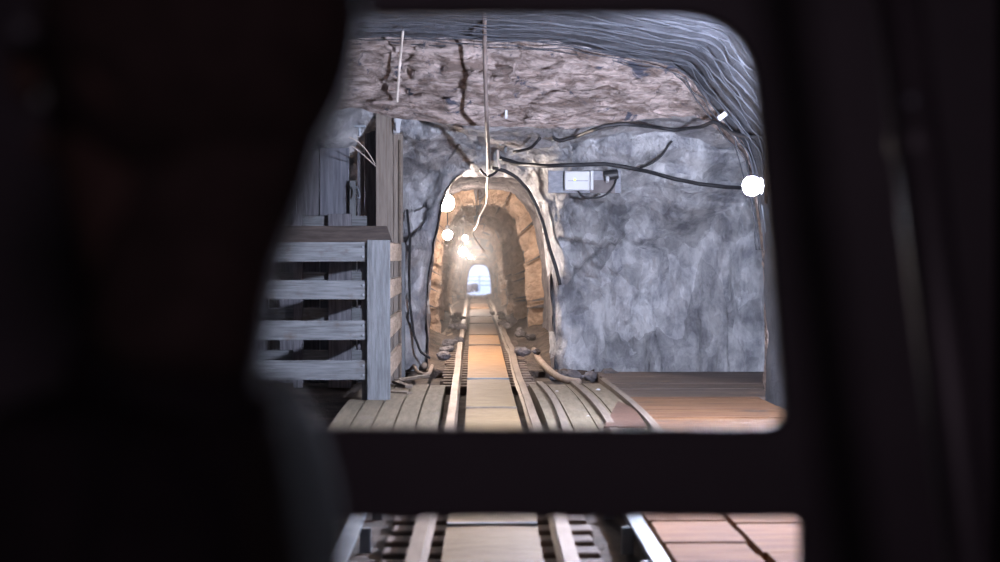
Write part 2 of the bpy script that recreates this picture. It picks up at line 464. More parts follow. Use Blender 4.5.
lining = m.build('wall_tunnel_lining', M['tunnel'], smooth=True); tag(lining, kind='structure')
lining.data.materials.append(M['step_lit'])  # lighter colour makes the step faces look lit
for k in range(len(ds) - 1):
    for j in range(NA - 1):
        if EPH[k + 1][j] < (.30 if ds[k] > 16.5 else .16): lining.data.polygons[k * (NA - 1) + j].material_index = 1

# mouth joint so no light leaks between the face's lip and the lining
m = MB(); m.grid([FACE_RIM, LINING_RIM])
tag(m.build('trim_mouth_joint', M['tunnel'], smooth=True), kind='structure')

# portal frame at the far end and a mass behind the lining there
m = MB()
ring0 = [tpt(100.2, profile_t(i), -.03) for i in range(NA)]
pc = Vector((tx(100), 100.2, tz(100) + .6))
ringo = [Vector((pc.x + (p.x - pc.x) * 8, 100.3, pc.z + (p.z - pc.z) * 6)) for p in ring0]
ring1 = [Vector((p.x, 100.6, p.z)) for p in ring0]
m.grid([ringo, ring0, ring1]); tag(m.build('wall_portal', M['tunnel'], smooth=False), kind='structure')

# ground of the chamber and the tunnel
rows = []
for i in range(150):
    y = lerp(-4.2, 17.0, i / 149); r = []
    for j in range(100):
        x = lerp(-4.3, 4.3, j / 99)
        r.append(Vector((x, y, -.115 + fbm((x, y, 0), 1.1, 20) * .025 + fbm((x, y, 0), 5, 21, 3) * .008 + .02 * sstep(1.5, 3, abs(x)) - .12 * sstep(15.2, 16.2, y))))
    rows.append(r)
m = MB(); m.grid(rows); tag(m.build('floor', M['dirt'], smooth=True), kind='structure')
rows = []
d = 14.9
rows.append([Vector((tx(d) + lerp(-1, 1, j / 43) * 1.15, d - .02, -.45)) for j in range(44)])
while d < 100.9:
    r = []
    for j in range(44):
        u = lerp(-1, 1, j / 43); x = tx(d) + u * 1.15
        z = tz(d) - .10 + .16 * sstep(.34, .85, abs(u)) * sstep(14.5, 17, d)
        z += (fbm((x, d, 0), 2.2, 22) * .05 + fbm((x, d, 0), 9, 23, 3) * .02) * sstep(.22, .45, abs(u))
        r.append(Vector((x, d, z)))
    rows.append(r); d += max(.1, d * .008)
m = MB(); m.grid(rows); tag(m.build('floor_tunnel', M['ballast'], smooth=True), kind='structure')
# back of the chamber
m = MB(); rows = []
for i in range(30):
    r = []
    for j in range(40):
        x = lerp(-3, 3, j / 39); z = lerp(-.2, 3.6, i / 29)
        r.append(Vector((x, -3.8 + fbm((x, z, 1), 1.2, 24) * .12, z)))
    rows.append(r)
m.grid(rows); tag(m.build('wall_back', M['vault'], smooth=True), kind='structure')

# ray helper on rock
bm = bmesh.new()
for o in (vault, ledge, face, lowroof, lining): bm.from_mesh(o.data)
TREE = BVHTree.FromBMesh(bm); bm.free()
def hit(px, py, off=.03, fallback=14.8):
    loc, n, i, dist = TREE.ray_cast(ORG, ray(px, py))
    if loc is None: return P(px, py, fallback)
    return loc - ray(px, py) * off
def hitz(px, py, dz=0.0):                        # point on the floor seen at a pixel
    r = ray(px, py); z0 = -.09 + dz
    k = (z0 - ORG.z) / r.z
    return ORG + r * k

# ------------------------------------------------------------------ wire netting on the vault
m = MB()
NOFF = .05
def vpt(u, y):                                    # point just inside the vault
    k = u * (NP - 1); i = min(int(k), NP - 2); p = out_w[i].lerp(out_w[i + 1], k - i)
    c = Vector((0, y, 1.0)); q = Vector((p.x, y, p.z)); n = q - c; n.y = 0; n.normalize()
    return q - n * (NOFF + .02 * math.sin(y * 18 + 3 * noise.noise(Vector((u * 20, y, 0)))) + .015 * noise.noise(Vector((u * 40, y * 2, 3))))
u0, u1 = .16, .90
for k in range(44):
    y = 12.02 - k * .13
    pts = [vpt(lerp(u0, u1, i / 120), y + .008 * math.sin(i * 1.1 + k)) for i in range(121)]
    m.tube(pts, .005, 4, smooth=0)
for k in range(30):
    u = lerp(u0, u1, k / 29)
    pts = [vpt(u, 12.03 - i * .15) for i in range(38)]
    m.tube(pts, .0022, 3, smooth=0)
net = m.build('wire_netting', M['net'], smooth=True)
tag(net, 'sagging grey wire netting lining the roof vault above the brown rock ledge', 'netting')

# ------------------------------------------------------------------ track
def rail_mesh(side):
    prof = [(-.030, .0), (.030, .0), (.034, -.012), (.028, -.026), (.010, -.034), (.009, -.062), (.042, -.07), (.042, -.08), (-.042, -.08), (-.042, -.07), (-.009, -.062), (-.010, -.034), (-.028, -.026), (-.034, -.012)]
    rows = []; d = 4.2
    while d < 101:
        wob = (.022 * noise.noise(Vector((d * .33, side * 9, 0))) + .010 * noise.noise(Vector((d * 1.1, side * 5, 2)))) * sstep(9, 16, d)
        wz = .012 * noise.noise(Vector((d * .9, side * 3, 7))) * sstep(9, 16, d)
        x = tx(d) + side * .305 + wob
        rows.append([Vector((x + a, d, tz(d) + b + wz)) for a, b in prof] )
        rows[-1].append(rows[-1][0].copy())
        d += max(.1, d * .012)
    m = MB(); m.grid(rows)
    return m
r_ = rail_mesh(-1).build('track_rail', M['rail'], smooth=False); tag(r_, 'worn steel track rail on the side of the slatted wooden fence', 'rail')
r_ = rail_mesh(1).build('track_rail', M['rail'], smooth=False); tag(r_, 'worn steel track rail on the side of the brown platform', 'rail')

d = 4.7; i = 0
while d < 19.5:
    if not (9.15 < d < 13.15):
        m = MB(); cx = tx(d) + random.uniform(-.015, .015); z1 = tz(d) - .081
        wv = .07
        m.box(cx - .46, cx + .46, d - wv, d + wv, z1 - .1, z1)
        o = m.build('railway_sleeper', M['sleeper'], bevel=.012)
        near = d < 9
        tag(o, 'short brown timber sleeper under the track in front of the tan plank crossing' if near else 'dusty timber sleeper under the track beyond the tan plank crossing', 'sleeper',
            'sleepers before the crossing' if near else 'sleepers beyond the crossing')
    d += .245 if d < 9.2 else .27

# panels between the rails
edges = [4.3, 6.17, 8.55, 11.0, 13.4, 17.5, 19.6, 23.0, 26, 30, 34, 39]
names = ['tan wooden panel between the rails at the front edge of the lower opening', 'tan wooden panel between the rails just past the first pale cross strip',
         'tan wooden panel between the rails at the near end of the plank crossing', 'tan wooden panel between the rails at the far end of the plank crossing',
         'long panel tinted orange for lamplight between the rails just past the plank crossing', 'short panel tinted orange for lamplight between the rails, second beyond the crossing',
         'panel darkened brown for shade between the rails, third beyond the crossing', 'panel tinted orange for lamplight between the rails, fourth beyond the crossing',
         'panel darkened brown for shade between the rails, fifth beyond the crossing', 'panel tinted orange for lamplight between the rails, sixth beyond the crossing', 'farthest panel darkened for shade between the rails before the track dips']
for k, (a, b) in enumerate(zip(edges, edges[1:])):
    t = thing('plank_walkway', (tx(a), a, tz(a) - .06), names[k], 'walkway', 'wooden walkway panels between the rails')
    rows = []; nseg = 8
    lo, hi = [], []
    for i in range(nseg + 1):
        d = lerp(a + .012, b - .012, i / nseg)
        rows.append([Vector((tx(d) + u * .2, d, tz(d) - .022 + .006 * math.cos(u * 1.5) - (.05 if abs(u) > 1.001 else 0))) for u in (-1.002, -1, -.5, 0, .5, 1, 1.002)])
    m = MB(); m.grid(rows)
    # ends
    for r in (rows[0], rows[-1]):
        m.grid([r, [Vector((p.x, p.y, p.z - .05)) for p in r]])
    m.build('panel_boards', M['panel'] if k < 4 else M['panel_lamplit'] if k in (4, 5, 7, 9) else M['panel_shaded'], t)
    m = MB(); zz = tz(b) - .018
    m.box(tx(b) - .2, tx(b) + .2, b - .05, b - .014, zz - .02, zz + .012)
    m.build('edge_strip', M['galv'] if k in (0, 3) else M['batten'], t, bevel=.003, label='pale metal edge strip' if k in (0, 3) else None)

# crossing decks either side of the track
def deck(name, x0, x1, n, label, d0=9.2, d1=13.2, skew=0.0):
    m = MB(); w = (x1 - x0) / n
    for i in range(n):
        a = x0 + i * w; b = a + w - .012
        e0 = d0 + random.uniform(-.05, .1) + skew * i; e1 = d1 + random.uniform(-.25, .1)
        dz = random.uniform(-.006, .006)
        nseg = 6
        for s_ in range(nseg):
            y0 = lerp(e0, e1, s_ / nseg); y1 = lerp(e0, e1, (s_ + 1) / nseg)
            hz = lambda y: -.022 + .05 * math.sin(math.pi * min(1, max(0, (y - 9) / 4.3))) + dz
            p = [(a, y0, -.13), (b, y0, -.13), (b, y1, -.13), (a, y1, -.13), (a, y0, hz(y0)), (b, y0, hz(y0)), (b, y1, hz(y1)), (a, y1, hz(y1))]
            m.hexa(p)
    o = m.build(name, M['deck']); return tag(o, label, 'crossing deck')
deck('plank_deck', -1.0, -.235, 5, 'tan plank deck beside the track at the foot of the wooden fence')
deck('plank_deck', .535, 1.22, 4, 'tan plank deck between the track and the brown platform')
bl = ['narrow wooden batten along the plank deck next to the track rail', 'wooden batten along the middle of the plank deck near the platform', 'longest wooden batten along the edge of the brown platform']
for k, X in enumerate((.64, .955, 1.25)):
    m = MB(); rows = []
    e1 = (13.1, 13.25, 13.5)[k]
    for i in range(14):
        y = lerp(9.1, e1, i / 13); z = -.02 + .05 * math.sin(math.pi * min(1, max(0, (y - 9) / 4.3)))
        x = X + .012 * math.sin(y * 1.3 + k)
        w = .026
        rows.append([Vector((x - w, y, z - .02)), Vector((x - w, y, z + .03)), Vector((x + w, y, z + .03)), Vector((x + w, y, z - .02)), Vector((x - w, y, z - .02))])
    m.grid(rows); m.f.append((0, 1, 2, 3)); q = len(m.v) - 5; m.f.append((q, q + 1, q + 2, q + 3))
    tag(m.build('deck_batten', M['batten']), bl[k], 'batten', 'battens along the plank deck')

# chips of stone on the deck
for k, (px, py) in enumerate([(553, 398), (548, 403), (557, 392), (588, 417), (601, 410), (598, 390), (576, 388), (612, 388)]):
    p = hitz(px, py, .10); m = MB(); m.sphere(p, random.uniform(.012, .02), 7, 5, (1.2, 1, .7))
    tag(m.build('stone_chip', M['white']), 'tiny pale stone chip lying on the tan plank deck', 'stone', 'stone chips on the plank deck')

# platform to the right
def planks_x(name, x0, x1, d0, d1, n, z, label, material):
    m = MB(); w = (d1 - d0) / n
    for i in range(n):
        a = d0 + i * w
        m.box(x0 + random.uniform(0, .015), x1 - random.uniform(0, .015), a, a + w - .01, -.13, z + random.uniform(-.006, .004))
    o = m.build(name, material); return tag(o, label, 'platform')
planks_x('boarded_platform', .80, 1.165, 4.4, 9.05, 19, -.012, 'brown plank platform strip running beside the pale steel kerb', M['platform'])
planks_x('boarded_platform', 1.18, 2.42, 4.4, 9.05, 15, -.004, 'wide brown plank platform against the right rock wall, near half', M['platform'])
planks_x('boarded_platform', 1.29, 2.46, 9.07, 11.95, 11, -.012, 'brown plank platform beyond the battens, below the flood lamp', M['platform_mid'])
planks_x('boarded_platform', 1.29, 3.3, 11.97, 14.6, 10, -.02, 'brown plank platform, darkened for shade, along the foot of the grey rock face', M['platform_shaded'])
m = MB()
pts = [hitz(x, y, .125) for x, y in ((618, 401), (634, 408), (647, 426), (604, 426))]
m.grid([[pts[0], pts[1]], [pts[3], pts[2]]])
for p in list(m.v): m.v.append(p - Vector((0, 0, .012)))
m.f += [(4, 5, 7, 6), (0, 1, 5, 4), (1, 3, 7, 5), (3, 2, 6, 7), (2, 0, 4, 6)]
tag(m.build('rust_plate', M['sheet']), 'rust brown four-sided plate lying between the two outer battens', 'plate')

# steel kerbs with cleats (lower opening)
def kerb(X, label, inner_side):
    t = thing('steel_kerb', (X, 4.3, -.1), label, 'kerb', 'steel kerbs beside the track')
    m = MB()
    m.box(X - .035, X + .035, 4.3, 8.9, .0, .014); m.box(X - .035 if inner_side > 0 else X + .023, X - .023 if inner_side > 0 else X + .035, 4.3, 8.9, -.12, 0)
    m.build('kerb_angle', M['galv'], t, bevel=.002)
    for y in (4.75, 5.45, 6.15, 6.95, 7.75):
        c = MB(); xx = X + inner_side * .05
        c.box(xx - .025, xx + .025, y - .01, y + .01, -.12, .0)
        c.build('cleat', M['galv'], t, bevel=.002)
    return t
kerb(.735, 'pale steel angle kerb with cleats between the track and brown platform', -1)
kerb(-.52, 'pale steel angle kerb with cleats on the far left of the lower opening', 1)

# ------------------------------------------------------------------ slatted fence
FD = 11.3
Zf = lambda py, d=FD: CAM_Z + (255 - py) / F * d
def Xf(px, d=FD): return P(px, 281, d).x
gz = -.09
fx0, fx1 = Xf(367), Xf(390)
t = thing('slatted_fence', ((fx0 + fx1) / 2, FD, gz), 'waist-high grey slatted wooden fence beside the track, lit bluish by the flood lamp', 'fence')
m = MB(); m.box(fx0, fx1, FD - .015, FD + .05, P(378, 408, FD - .015).z, Zf(240)); m.build('corner_post', M['wood_pale_v'], t, bevel=.006)
m = MB(); m.box(Xf(361), fx0 + .02, FD + .055, FD + .13, gz, Zf(262)); m.build('inner_post', M['wood_pale_v'], t, bevel=.005)
lev = [(242, 261.5), (280.5, 299.5), (320.5, 340), (360.5, 380)]
for k, (a, b) in enumerate(lev):
    m = MB(); tl = random.uniform(-.006, .006)
    m.hexa([(Xf(215), FD + .01, Zf(b) + tl), (fx0 + .005, FD + .01, Zf(b)), (fx0 + .005, FD + .045, Zf(b)), (Xf(215), FD + .045, Zf(b) + tl),
            (Xf(215), FD + .01, Zf(a) + tl), (fx0 + .005, FD + .01, Zf(a)), (fx0 + .005, FD + .045, Zf(a)), (Xf(215), FD + .045, Zf(a) + tl)])
    r = m.build('front_rail', M['wood_pale'], t, bevel=.004)
    for dy in (.25, .75):
        m = MB(); zc = lerp(Zf(a), Zf(b), dy); m.tube([(fx0 - .03, FD - .002, zc), (fx0 - .03, FD + .012, zc)], .009, 8, smooth=0)
        m.build('bolt', M['galv'], r)
m = MB(); m.box(Xf(232), Xf(238), FD + .047, FD + .12, gz, Zf(255)); m.build('end_post', M['wood_pale_v'], t, bevel=.005)
# return towards the tunnel
RD = 13.5
for k, (a, b) in enumerate(lev):
    m = MB(); m.box(fx1 - .05, fx1 - .012, FD + .055, RD, Zf(b), Zf(a)); m.build('return_rail', M['wood_lamplit'], t, bevel=.004)
m = MB(); m.box(fx1 - .012, fx1 + .02, RD - .10, RD - .03, gz, Zf(240)); m.build('return_post', M['wood_pale_v'], t, bevel=.005)

# back fence inside the pen
BD = 13.7
t = thing('back_fence', (Xf(310, BD), BD, gz), 'paler slatted fence seen through the gaps of the front fence, with dark posts', 'fence')
for a, b in ((216, 226), (272, 290), (308, 328), (350, 368)):
    m = MB(); m.box(Xf(235, BD), Xf(367, BD), BD, BD + .04, Zf(b, BD), Zf(a, BD)); m.build('rail', M['wood_pale'], t, bevel=.004)
for a, b in ((294, 303), (329, 352), (250, 258)):
    m = MB(); m.box(Xf(a, BD), Xf(b, BD), BD - .08, BD - .005, gz, Zf(214, BD)); m.build('post', M['wood_dark_v'], t, bevel=.005)
# dark beam
m = MB(); d0, d1 = 12.5, 12.8
m.hexa([(Xf(225, d0), d0, Zf(246, d0)), (Xf(394, d0), d0, Zf(246, d0)), (Xf(388, d1), d1, Zf(246, d1)), (Xf(225, d1), d1, Zf(246, d1)),
        (Xf(225, d0), d0, Zf(226, d0)), (Xf(387, d0), d0, Zf(226, d0)), (Xf(387, d1), d1, Zf(226, d1)), (Xf(225, d1), d1, Zf(226, d1))])
o = m.build('timber_beam', M['wood_dark'], bevel=.006); tag(o, 'dark brown horizontal timber just above the top rail of the slatted fence', 'timber')

# tall post
PD = 13.8
t = thing('timber_post', (Xf(386, PD), PD, gz), 'tall square timber post standing behind the fence corner, reaching the low roof', 'post')
m = MB(); m.box(Xf(376, PD), Xf(393, PD), PD, PD + .14, gz, Zf(112, PD)); m.build('main_timber', M['post'], t, bevel=.006)
m = MB(); m.box(Xf(393, PD) + .002, Xf(402.5, PD), PD + .07, PD + .13, gz, Zf(134, PD)); m.build('side_board', M['post'], t, bevel=.004)
m = MB(); m.box(Xf(399, PD), Xf(401, PD), PD + .045, PD + .069, gz, Zf(140, PD)); m.build('highlight_strip', M['batten'], t, bevel=.002, label='narrow strip added for the edge highlight')  # thin strip added in place of the post's edge highlight

# board partition behind
WD = 14.1
t = thing('board_partition', (Xf(330, WD), WD, gz), 'shadowy upright boards closing the corner left of the tall timber post', 'partition')
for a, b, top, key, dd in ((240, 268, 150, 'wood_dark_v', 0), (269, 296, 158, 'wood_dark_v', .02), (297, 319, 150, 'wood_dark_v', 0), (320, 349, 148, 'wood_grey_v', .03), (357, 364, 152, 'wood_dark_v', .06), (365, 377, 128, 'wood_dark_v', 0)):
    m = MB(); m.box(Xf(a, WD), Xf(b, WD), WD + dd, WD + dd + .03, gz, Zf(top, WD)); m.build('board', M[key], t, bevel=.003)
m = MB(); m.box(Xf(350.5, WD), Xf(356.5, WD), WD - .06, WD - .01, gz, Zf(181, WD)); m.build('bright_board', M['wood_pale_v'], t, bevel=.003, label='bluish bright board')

# ------------------------------------------------------------------ fittings on the rock
def cable(name, pts, r, material, label, cat='cable', on=True, n=8, off=.03):
    m = MB()
    if on:
        dense = []
        for (x0, y0), (x1, y1) in zip(pts, pts[1:]):
            n_ = max(1, int(math.hypot(x1 - x0, y1 - y0) / 7))
            dense += [(lerp(x0, x1, k / n_), lerp(y0, y1, k / n_)) for k in range(n_)]
        dense.append(pts[-1])
        ds_ = [min(hit(x + a, y + b, 0).y for a in (-5, 0, 5) for b in (-3, 0, 3)) for x, y in dense]
        ds_ = [min(ds_[max(0, k - 1):k + 2]) for k in range(len(ds_))]
        ds_ = [sum(ds_[max(0, k - 1):k + 2]) / len(ds_[max(0, k - 1):k + 2]) for k in range(len(ds_))]
        q = [P(x, y, d_ - off) for (x, y), d_ in zip(dense, ds_)]
    else: q = [Vector(p) for p in pts]
    m.tube(q, r, n, smooth=2 if on else 6); o = m.build(name, material, smooth=True); return tag(o, label, cat)
cable('power_cable', [(553, 138), (560, 141), (575, 137), (590, 131), (605, 126), (622, 124), (645, 126), (675, 130), (700, 127), (714, 122), (722, 126), (735, 134), (748, 137), (762, 138)], .017, M['cable'], 'black cable drooping across the upper rock under the brown ledge')
cable('power_cable', [(500, 158), (520, 164), (545, 166), (575, 165), (605, 164), (625, 167), (650, 172), (675, 179), (700, 184), (725, 187), (745, 188)], .02, M['cable'], 'black cable above the white box running to the flood lamp')
cable('power_cable', [(640, 168), (652, 163), (662, 155), (668, 146), (672, 141)], .011, M['cable'], 'thin black cable end curling up off the long cable')
cable('power_cable', [(514, 152), (524, 150), (532, 147), (540, 138)], .015, M['cable'], 'short black cable stub pointing up above the tunnel mouth')
cable('power_cable', [(492, 168), (505, 171), (517, 178), (528, 190), (537, 207), (544, 227), (550, 250), (556, 268), (560, 285)], .02, M['cable'], 'dark cable following the arch edge of the tunnel mouth')
cable('wire_loop', [(480, 169), (484, 174), (489, 176), (495, 173), (499, 168)], .014, M['cable'], 'small dark wire loop at the crown of the tunnel mouth', 'wire')
cable('wire_stub', [(500, 168), (498, 160), (498, 150)], .012, M['wire'], 'short pale wire sticking up at the crown of the tunnel mouth', 'wire')
cable('power_cable', [(407, 210), (410, 240), (409, 275), (410, 305), (414, 335), (421, 352), (430, 358)], .014, M['cable'], 'dark cable hanging down the rock left of the tunnel mouth')
# hanging pipe-like cable from the vault to the mouth
a = hit(484, 6, .02)
pts = [a, P(484.5, 36, 11.4), P(485.5, 80, 11.75), P(486.5, 112, 11.95), P(487, 126, 12.3), P(488, 150, 13.5), P(488.5, 168, 14.45)]
cable('hanging_cable', pts, .018, M['pipe'], 'thick brownish cable hanging from the netted roof to the tunnel crown', on=False)
cable('lamp_wire', [P(488.5, 168, 14.45), P(487, 185, 15.6), P(486.5, 203, 16.6), P(480, 216, 18), P(478, 224, 19), P(473, 233, 21), P(477, 241, 23), P(484, 251, 26)], .011, M['wire'], 'pale lamp wire looping along under the tunnel roof', 'wire', on=False)
cable('hanging_wire', [(403, 29), (401, 50), (399, 72), (397, 102)], .011, M['wire'], 'pale wire hanging straight down the brown ledge above the post', 'wire', off=.05)
cable('hanging_wire', [P(349, 137, 13.2), P(357, 141, 13.2), P(367, 151, 13.4), P(375, 164, 13.75)], .005, M['wire'], 'upper of two thin pale wires slanting to the tall post', 'wire', on=False)
cable('hanging_wire', [P(352, 146, 13.2), P(360, 152, 13.2), P(369, 160, 13.4), P(375.5, 166, 13.75)], .005, M['wire'], 'lower of two thin pale wires slanting to the tall post', 'wire', on=False)
cable('wire_hook', [P(355, 186, 13.9), P(358, 189, 13.9), P(360, 197, 13.85), P(357, 198, 13.85)], .009, M['galv'], 'small bright hook on the shadowy boards left of the post', 'hook', on=False)
cable('conduit', [hit(761.5, 205, .02), hit(763, 218, .02), hit(764, 232, .02)], .022, M['galv'], 'short upright conduit on the rock edge below the flood lamp', 'conduit', on=False)

# mounting board with white box
c0 = hit(585, 181, 0)
BY = min(hit(x, y, 0).y for x in (545, 560, 575, 590, 605, 625) for y in (168, 175, 182, 190, 196)) - .06
def bp(px, py, dy=0): return P(px, py, BY + dy)
t = thing('mounting_board', bp(585, 193), 'grey board on the rock face carrying a white box and black socket', 'board')
def quadbox(m, px0, py0, px1, py1, y0, y1, tilt=0):
    a = P(px0, py0, y0); b = P(px1, py1, y0)
    m.box(a.x, b.x, y0, y1, b.z, a.z)
m = MB(); quadbox(m, 548, 170.5, 621, 193, BY, BY + .03); m.build('backboard', M['board'], t, bevel=.004)
m = MB(); quadbox(m, 590, 180, 615, 193, BY - .004, BY); m.build('stained_patch', M['boardpatch'], t, label='dark stained patch')
for x in (553, 617):
    m = MB(); p = bp(x, 182, 0); m.box(p.x - .03, p.x + .03, BY + .03, BY + .35, p.z - .05, p.z + .05); m.build('spacer', M['board'], t)
tb = thing('junction_box', bp(578, 190, -.08), 'white plastic box with small green light fixed to the grey board', 'box')
m = MB(); quadbox(m, 564.5, 171, 590, 190.5, BY - .09, BY - .002); m.build('housing', M['white'], tb, bevel=.012)
m = MB(); quadbox(m, 590.5, 170.5, 593.5, 190, BY - .08, BY - .002); m.build('side_cap', M['white'], tb, bevel=.004)
m = MB(); quadbox(m, 568, 180.3, 588, 181.2, BY - .092, BY - .086); m.build('lid_seam', M['board'], tb, label='grey seam line')
m = MB(); quadbox(m, 574, 178.8, 575.8, 180.6, BY - .097, BY - .09); m.build('indicator_light', M['led'], tb, label='tiny green indicator light')
ts = thing('socket', bp(611, 180, -.05), 'black round socket on the right end of the grey board', 'socket')
m = MB(); p0 = bp(604, 176, -.045); p1 = bp(618, 174, -.045); m.tube([p0, p1], .05, 14, smooth=0); m.build('socket_body', M['black'], ts, smooth=False, bevel=.008)
m = MB(); p0 = bp(607.5, 177, -.09); p1 = bp(607.5, 182, -.11); m.tube([p0, p1], .018, 10, smooth=0); m.build('plug', M['white'], ts, bevel=.003, label='white plug')
m = MB(); m.tube([bp(616, 179, -.05), bp(614, 186, -.06), bp(608, 193, -.06), bp(600, 197, -.05), bp(590, 198, -.05), bp(582, 196, -.05), bp(578, 191, -.03)], .010, 8, smooth=4)
tag(m.build('flex_cord', M['cable'], smooth=True), 'black flex looping from the socket under the white box', 'cord')

# rock bolts / tags
def tbolt(px0, px1, py, pyb, d, label):
    t = thing('rock_bolt', P((px0 + px1) / 2, py, d), label, 'bolt')
    m = MB(); a = P(px0, py - 1, d); b = P(px1, py + 1.2, d); m.box(a.x, b.x, d - .04, d + .04, b.z, a.z); m.build('plate', M['galv'], t, bevel=.003)
    cx_ = (px0 + px1) / 2 - 1
    m = MB(); m.tube([P(cx_, py + 1, d), P(cx_, pyb, d)], .014, 8, smooth=0); m.build('stem', M['galv'], t)
tbolt(355, 366, 126.5, 136, 12.9, 'pale T-shaped bolt above the shadowy boards left of the tall post')
tbolt(499, 514, 144.5, 152, hit(506, 148).y - .05, 'pale T-shaped bolt in the low roof above the tunnel mouth')
def tagplate(pts, d, label):
    m = MB(); q = [P(x, y, d) for x, y in pts]
    m.hexa([q[0], q[1], q[1] + Vector((0, .02, 0)), q[0] + Vector((0, .02, 0)), q[3], q[2], q[2] + Vector((0, .02, 0)), q[3] + Vector((0, .02, 0))])
    return tag(m.build('marker_plate', M['white'], bevel=.003), label, 'marker')
tagplate([(396, 133), (399.5, 133), (401.5, 118.5), (395.5, 118.5)], 13.7, 'white tapered marker plate at the top of the tall timber post')
tagplate([(717, 117), (725, 111), (728, 115), (720, 121)], 11.6, 'tilted white marker plate on the netting edge above the flood lamp')
tagplate([(505, 118.5), (507.5, 118.5), (507.5, 110), (505, 110)], hit(506, 114).y - .06, 'small upright pale marker below the brown ledge')

# ------------------------------------------------------------------ lamps
def tunnel_lamp(px, py, d, r, label):
    p = P(px, py, d); xl, xr, top = tsec(d)
    t = thing('tunnel_lamp', p + Vector((0, 0, r + .05)), label, 'lamp', 'warm lamps in the tunnel')
    m = MB(); m.sphere(p, r, 16, 10); m.build('bulb', M['lamp_warm'], t, smooth=True)
    m = MB(); m.tube([p + Vector((0, 0, r * .9)), p + Vector((0, 0, r + .07))], .03, 10, smooth=0); m.build('holder', M['black'], t)
    tz_ = top + .1
    up = TREE.ray_cast(p + Vector((0, 0, r + .02)), Vector((0, 0, 1)))[0]
    zt = up.z + .01 if up else p.z + .3
    m = MB(); m.tube([p + Vector((0, 0, r + .07)), Vector((p.x, p.y, max(zt, p.z + r + .09)))], .008, 6, smooth=0); m.build('drop_wire', M['cable'], t)
tunnel_lamp(446, 203, 15.8, .095, 'largest and nearest glaring lamp hanging in the tunnel mouth')
tunnel_lamp(447.5, 235, 19.8, .065, 'second glaring tunnel lamp, straight below the nearest one')
tunnel_lamp(463, 252, 30, .085, 'tunnel lamp just above and left of the daylight opening, with rays')
tunnel_lamp(465, 238, 35, .06, 'smaller tunnel lamp to the upper right of the second lamp')
tunnel_lamp(470, 257, 50, .06, 'small distant tunnel lamp touching the daylight opening')

LD = 8.6
p = P(752, 186, LD); FLOOD = p.copy()
t = thing('flood_lamp', p + Vector((.25, 0, 0)), 'glaring bluish white flood lamp on the right rock wall edge', 'lamp')
m = MB(); m.sphere(p, .056, 18, 12); m.build('bulb', M['lamp_blue'], t, smooth=True)
m = MB(); m.tube([p + Vector((.055, 0, .0)), p + Vector((.13, 0, 0))], [.05, .04], 14, smooth=0); m.build('holder', M['black'], t, bevel=.004)
m = MB(); hx = p.x + .082
m.hexa([(hx - .13 * .26, p.y - .13, p.z - .11), (hx + .012 - .13 * .26, p.y - .13, p.z - .11), (hx + .012 + .10 * .26, p.y + .10, p.z - .11), (hx + .10 * .26, p.y + .10, p.z - .11),
        (hx - .13 * .26, p.y - .13, p.z + .13), (hx + .012 - .13 * .26, p.y - .13, p.z + .13), (hx + .012 + .10 * .26, p.y + .10, p.z + .13), (hx + .10 * .26, p.y + .10, p.z + .13)])
m.build('added_light_shield', M['rust'], t)  # unseen plate added to keep the lamp's light off the vault
m = MB(); m.tube([p + Vector((.12, 0, 0)), p + Vector((.84, 0, .02))], .016, 10, smooth=0); m.build('bracket_arm', M['rust'], t)

p = Vector((1.75, 6.6, 2.35))
t = thing('wall_lamp', p + Vector((.25, 0, 0)), 'warm lamp on the right rock wall beside the carriage, hidden past the window edge', 'lamp')
m = MB(); m.sphere(p, .06, 16, 10); m.build('bulb', M['lamp_wall'], t, smooth=True)
m = MB(); m.tube([p + Vector((.055, 0, 0)), p + Vector((.12, 0, 0))], .04, 12, smooth=0); m.build('holder', M['black'], t)
m = MB(); m.tube([p + Vector((.11, 0, 0)), p + Vector((.55, 0, 0))], .014, 8, smooth=0); m.build('bracket_arm', M['rust'], t)

# ------------------------------------------------------------------ clutter along the tunnel feet
def tfloor(px, py, d): return P(px, py, d)
def hose(pts, r, label):
    q = []
    for px, py in pts:
        g = hitz(px, py, .10); q.append(g)
    m = MB(); m.tube(q, r, 10, smooth=5); tag(m.build('hose', M['hose'], smooth=True), label, 'hose')
hose([(579, 382), (560, 378), (543, 364), (534, 350), (530, 338), (533, 330), (522, 322), (516, 318), (518, 305)], .035, 'thick dusty hose snaking along the right foot of the tunnel wall')
hose([(424, 366), (430, 352), (440, 338), (447, 330), (452, 318), (450, 308), (458, 302)], .03, 'thick dusty hose along the left foot of the tunnel wall')
hose([(436, 340), (442, 334), (450, 331), (446, 326), (440, 331), (445, 337), (452, 334)], .022, 'tangled coil of dusty hose left of the rails in the tunnel')
hose([(412, 362), (418, 372), (428, 374), (432, 366)], .02, 'dark hose end curling at the foot of the rock left of the track')
def rock(p, r, label, group):
    m = MB(); m.sphere(p, r, 12, 8, (1.2, 1.0, .75)); sd = random.random() * 50
    for i, v in enumerate(m.v):
        n = (v - p); m.v[i] = p + n * (1 + .45 * noise.noise(n * (1.6 / r) + Vector((sd, 0, 0))))
    tag(m.build('loose_rock', M['tunnel'], smooth=False), label, 'rock', group)
for k in range(26):
    side = -1 if k % 2 else 1
    d = random.uniform(15.3, 27); xl, xr, top = tsec(d)
    x = (xr - random.uniform(.08, .32)) if side > 0 else (xl + random.uniform(.08, .32))
    r = random.uniform(.04, .085)
    rock(Vector((x, d, tz(d) + .0 + r * .3)), r, 'broken rock lying along the right foot of the tunnel wall' if side > 0 else 'broken rock lying along the left foot of the tunnel wall', 'rocks along the right tunnel foot' if side > 0 else 'rocks along the left tunnel foot')
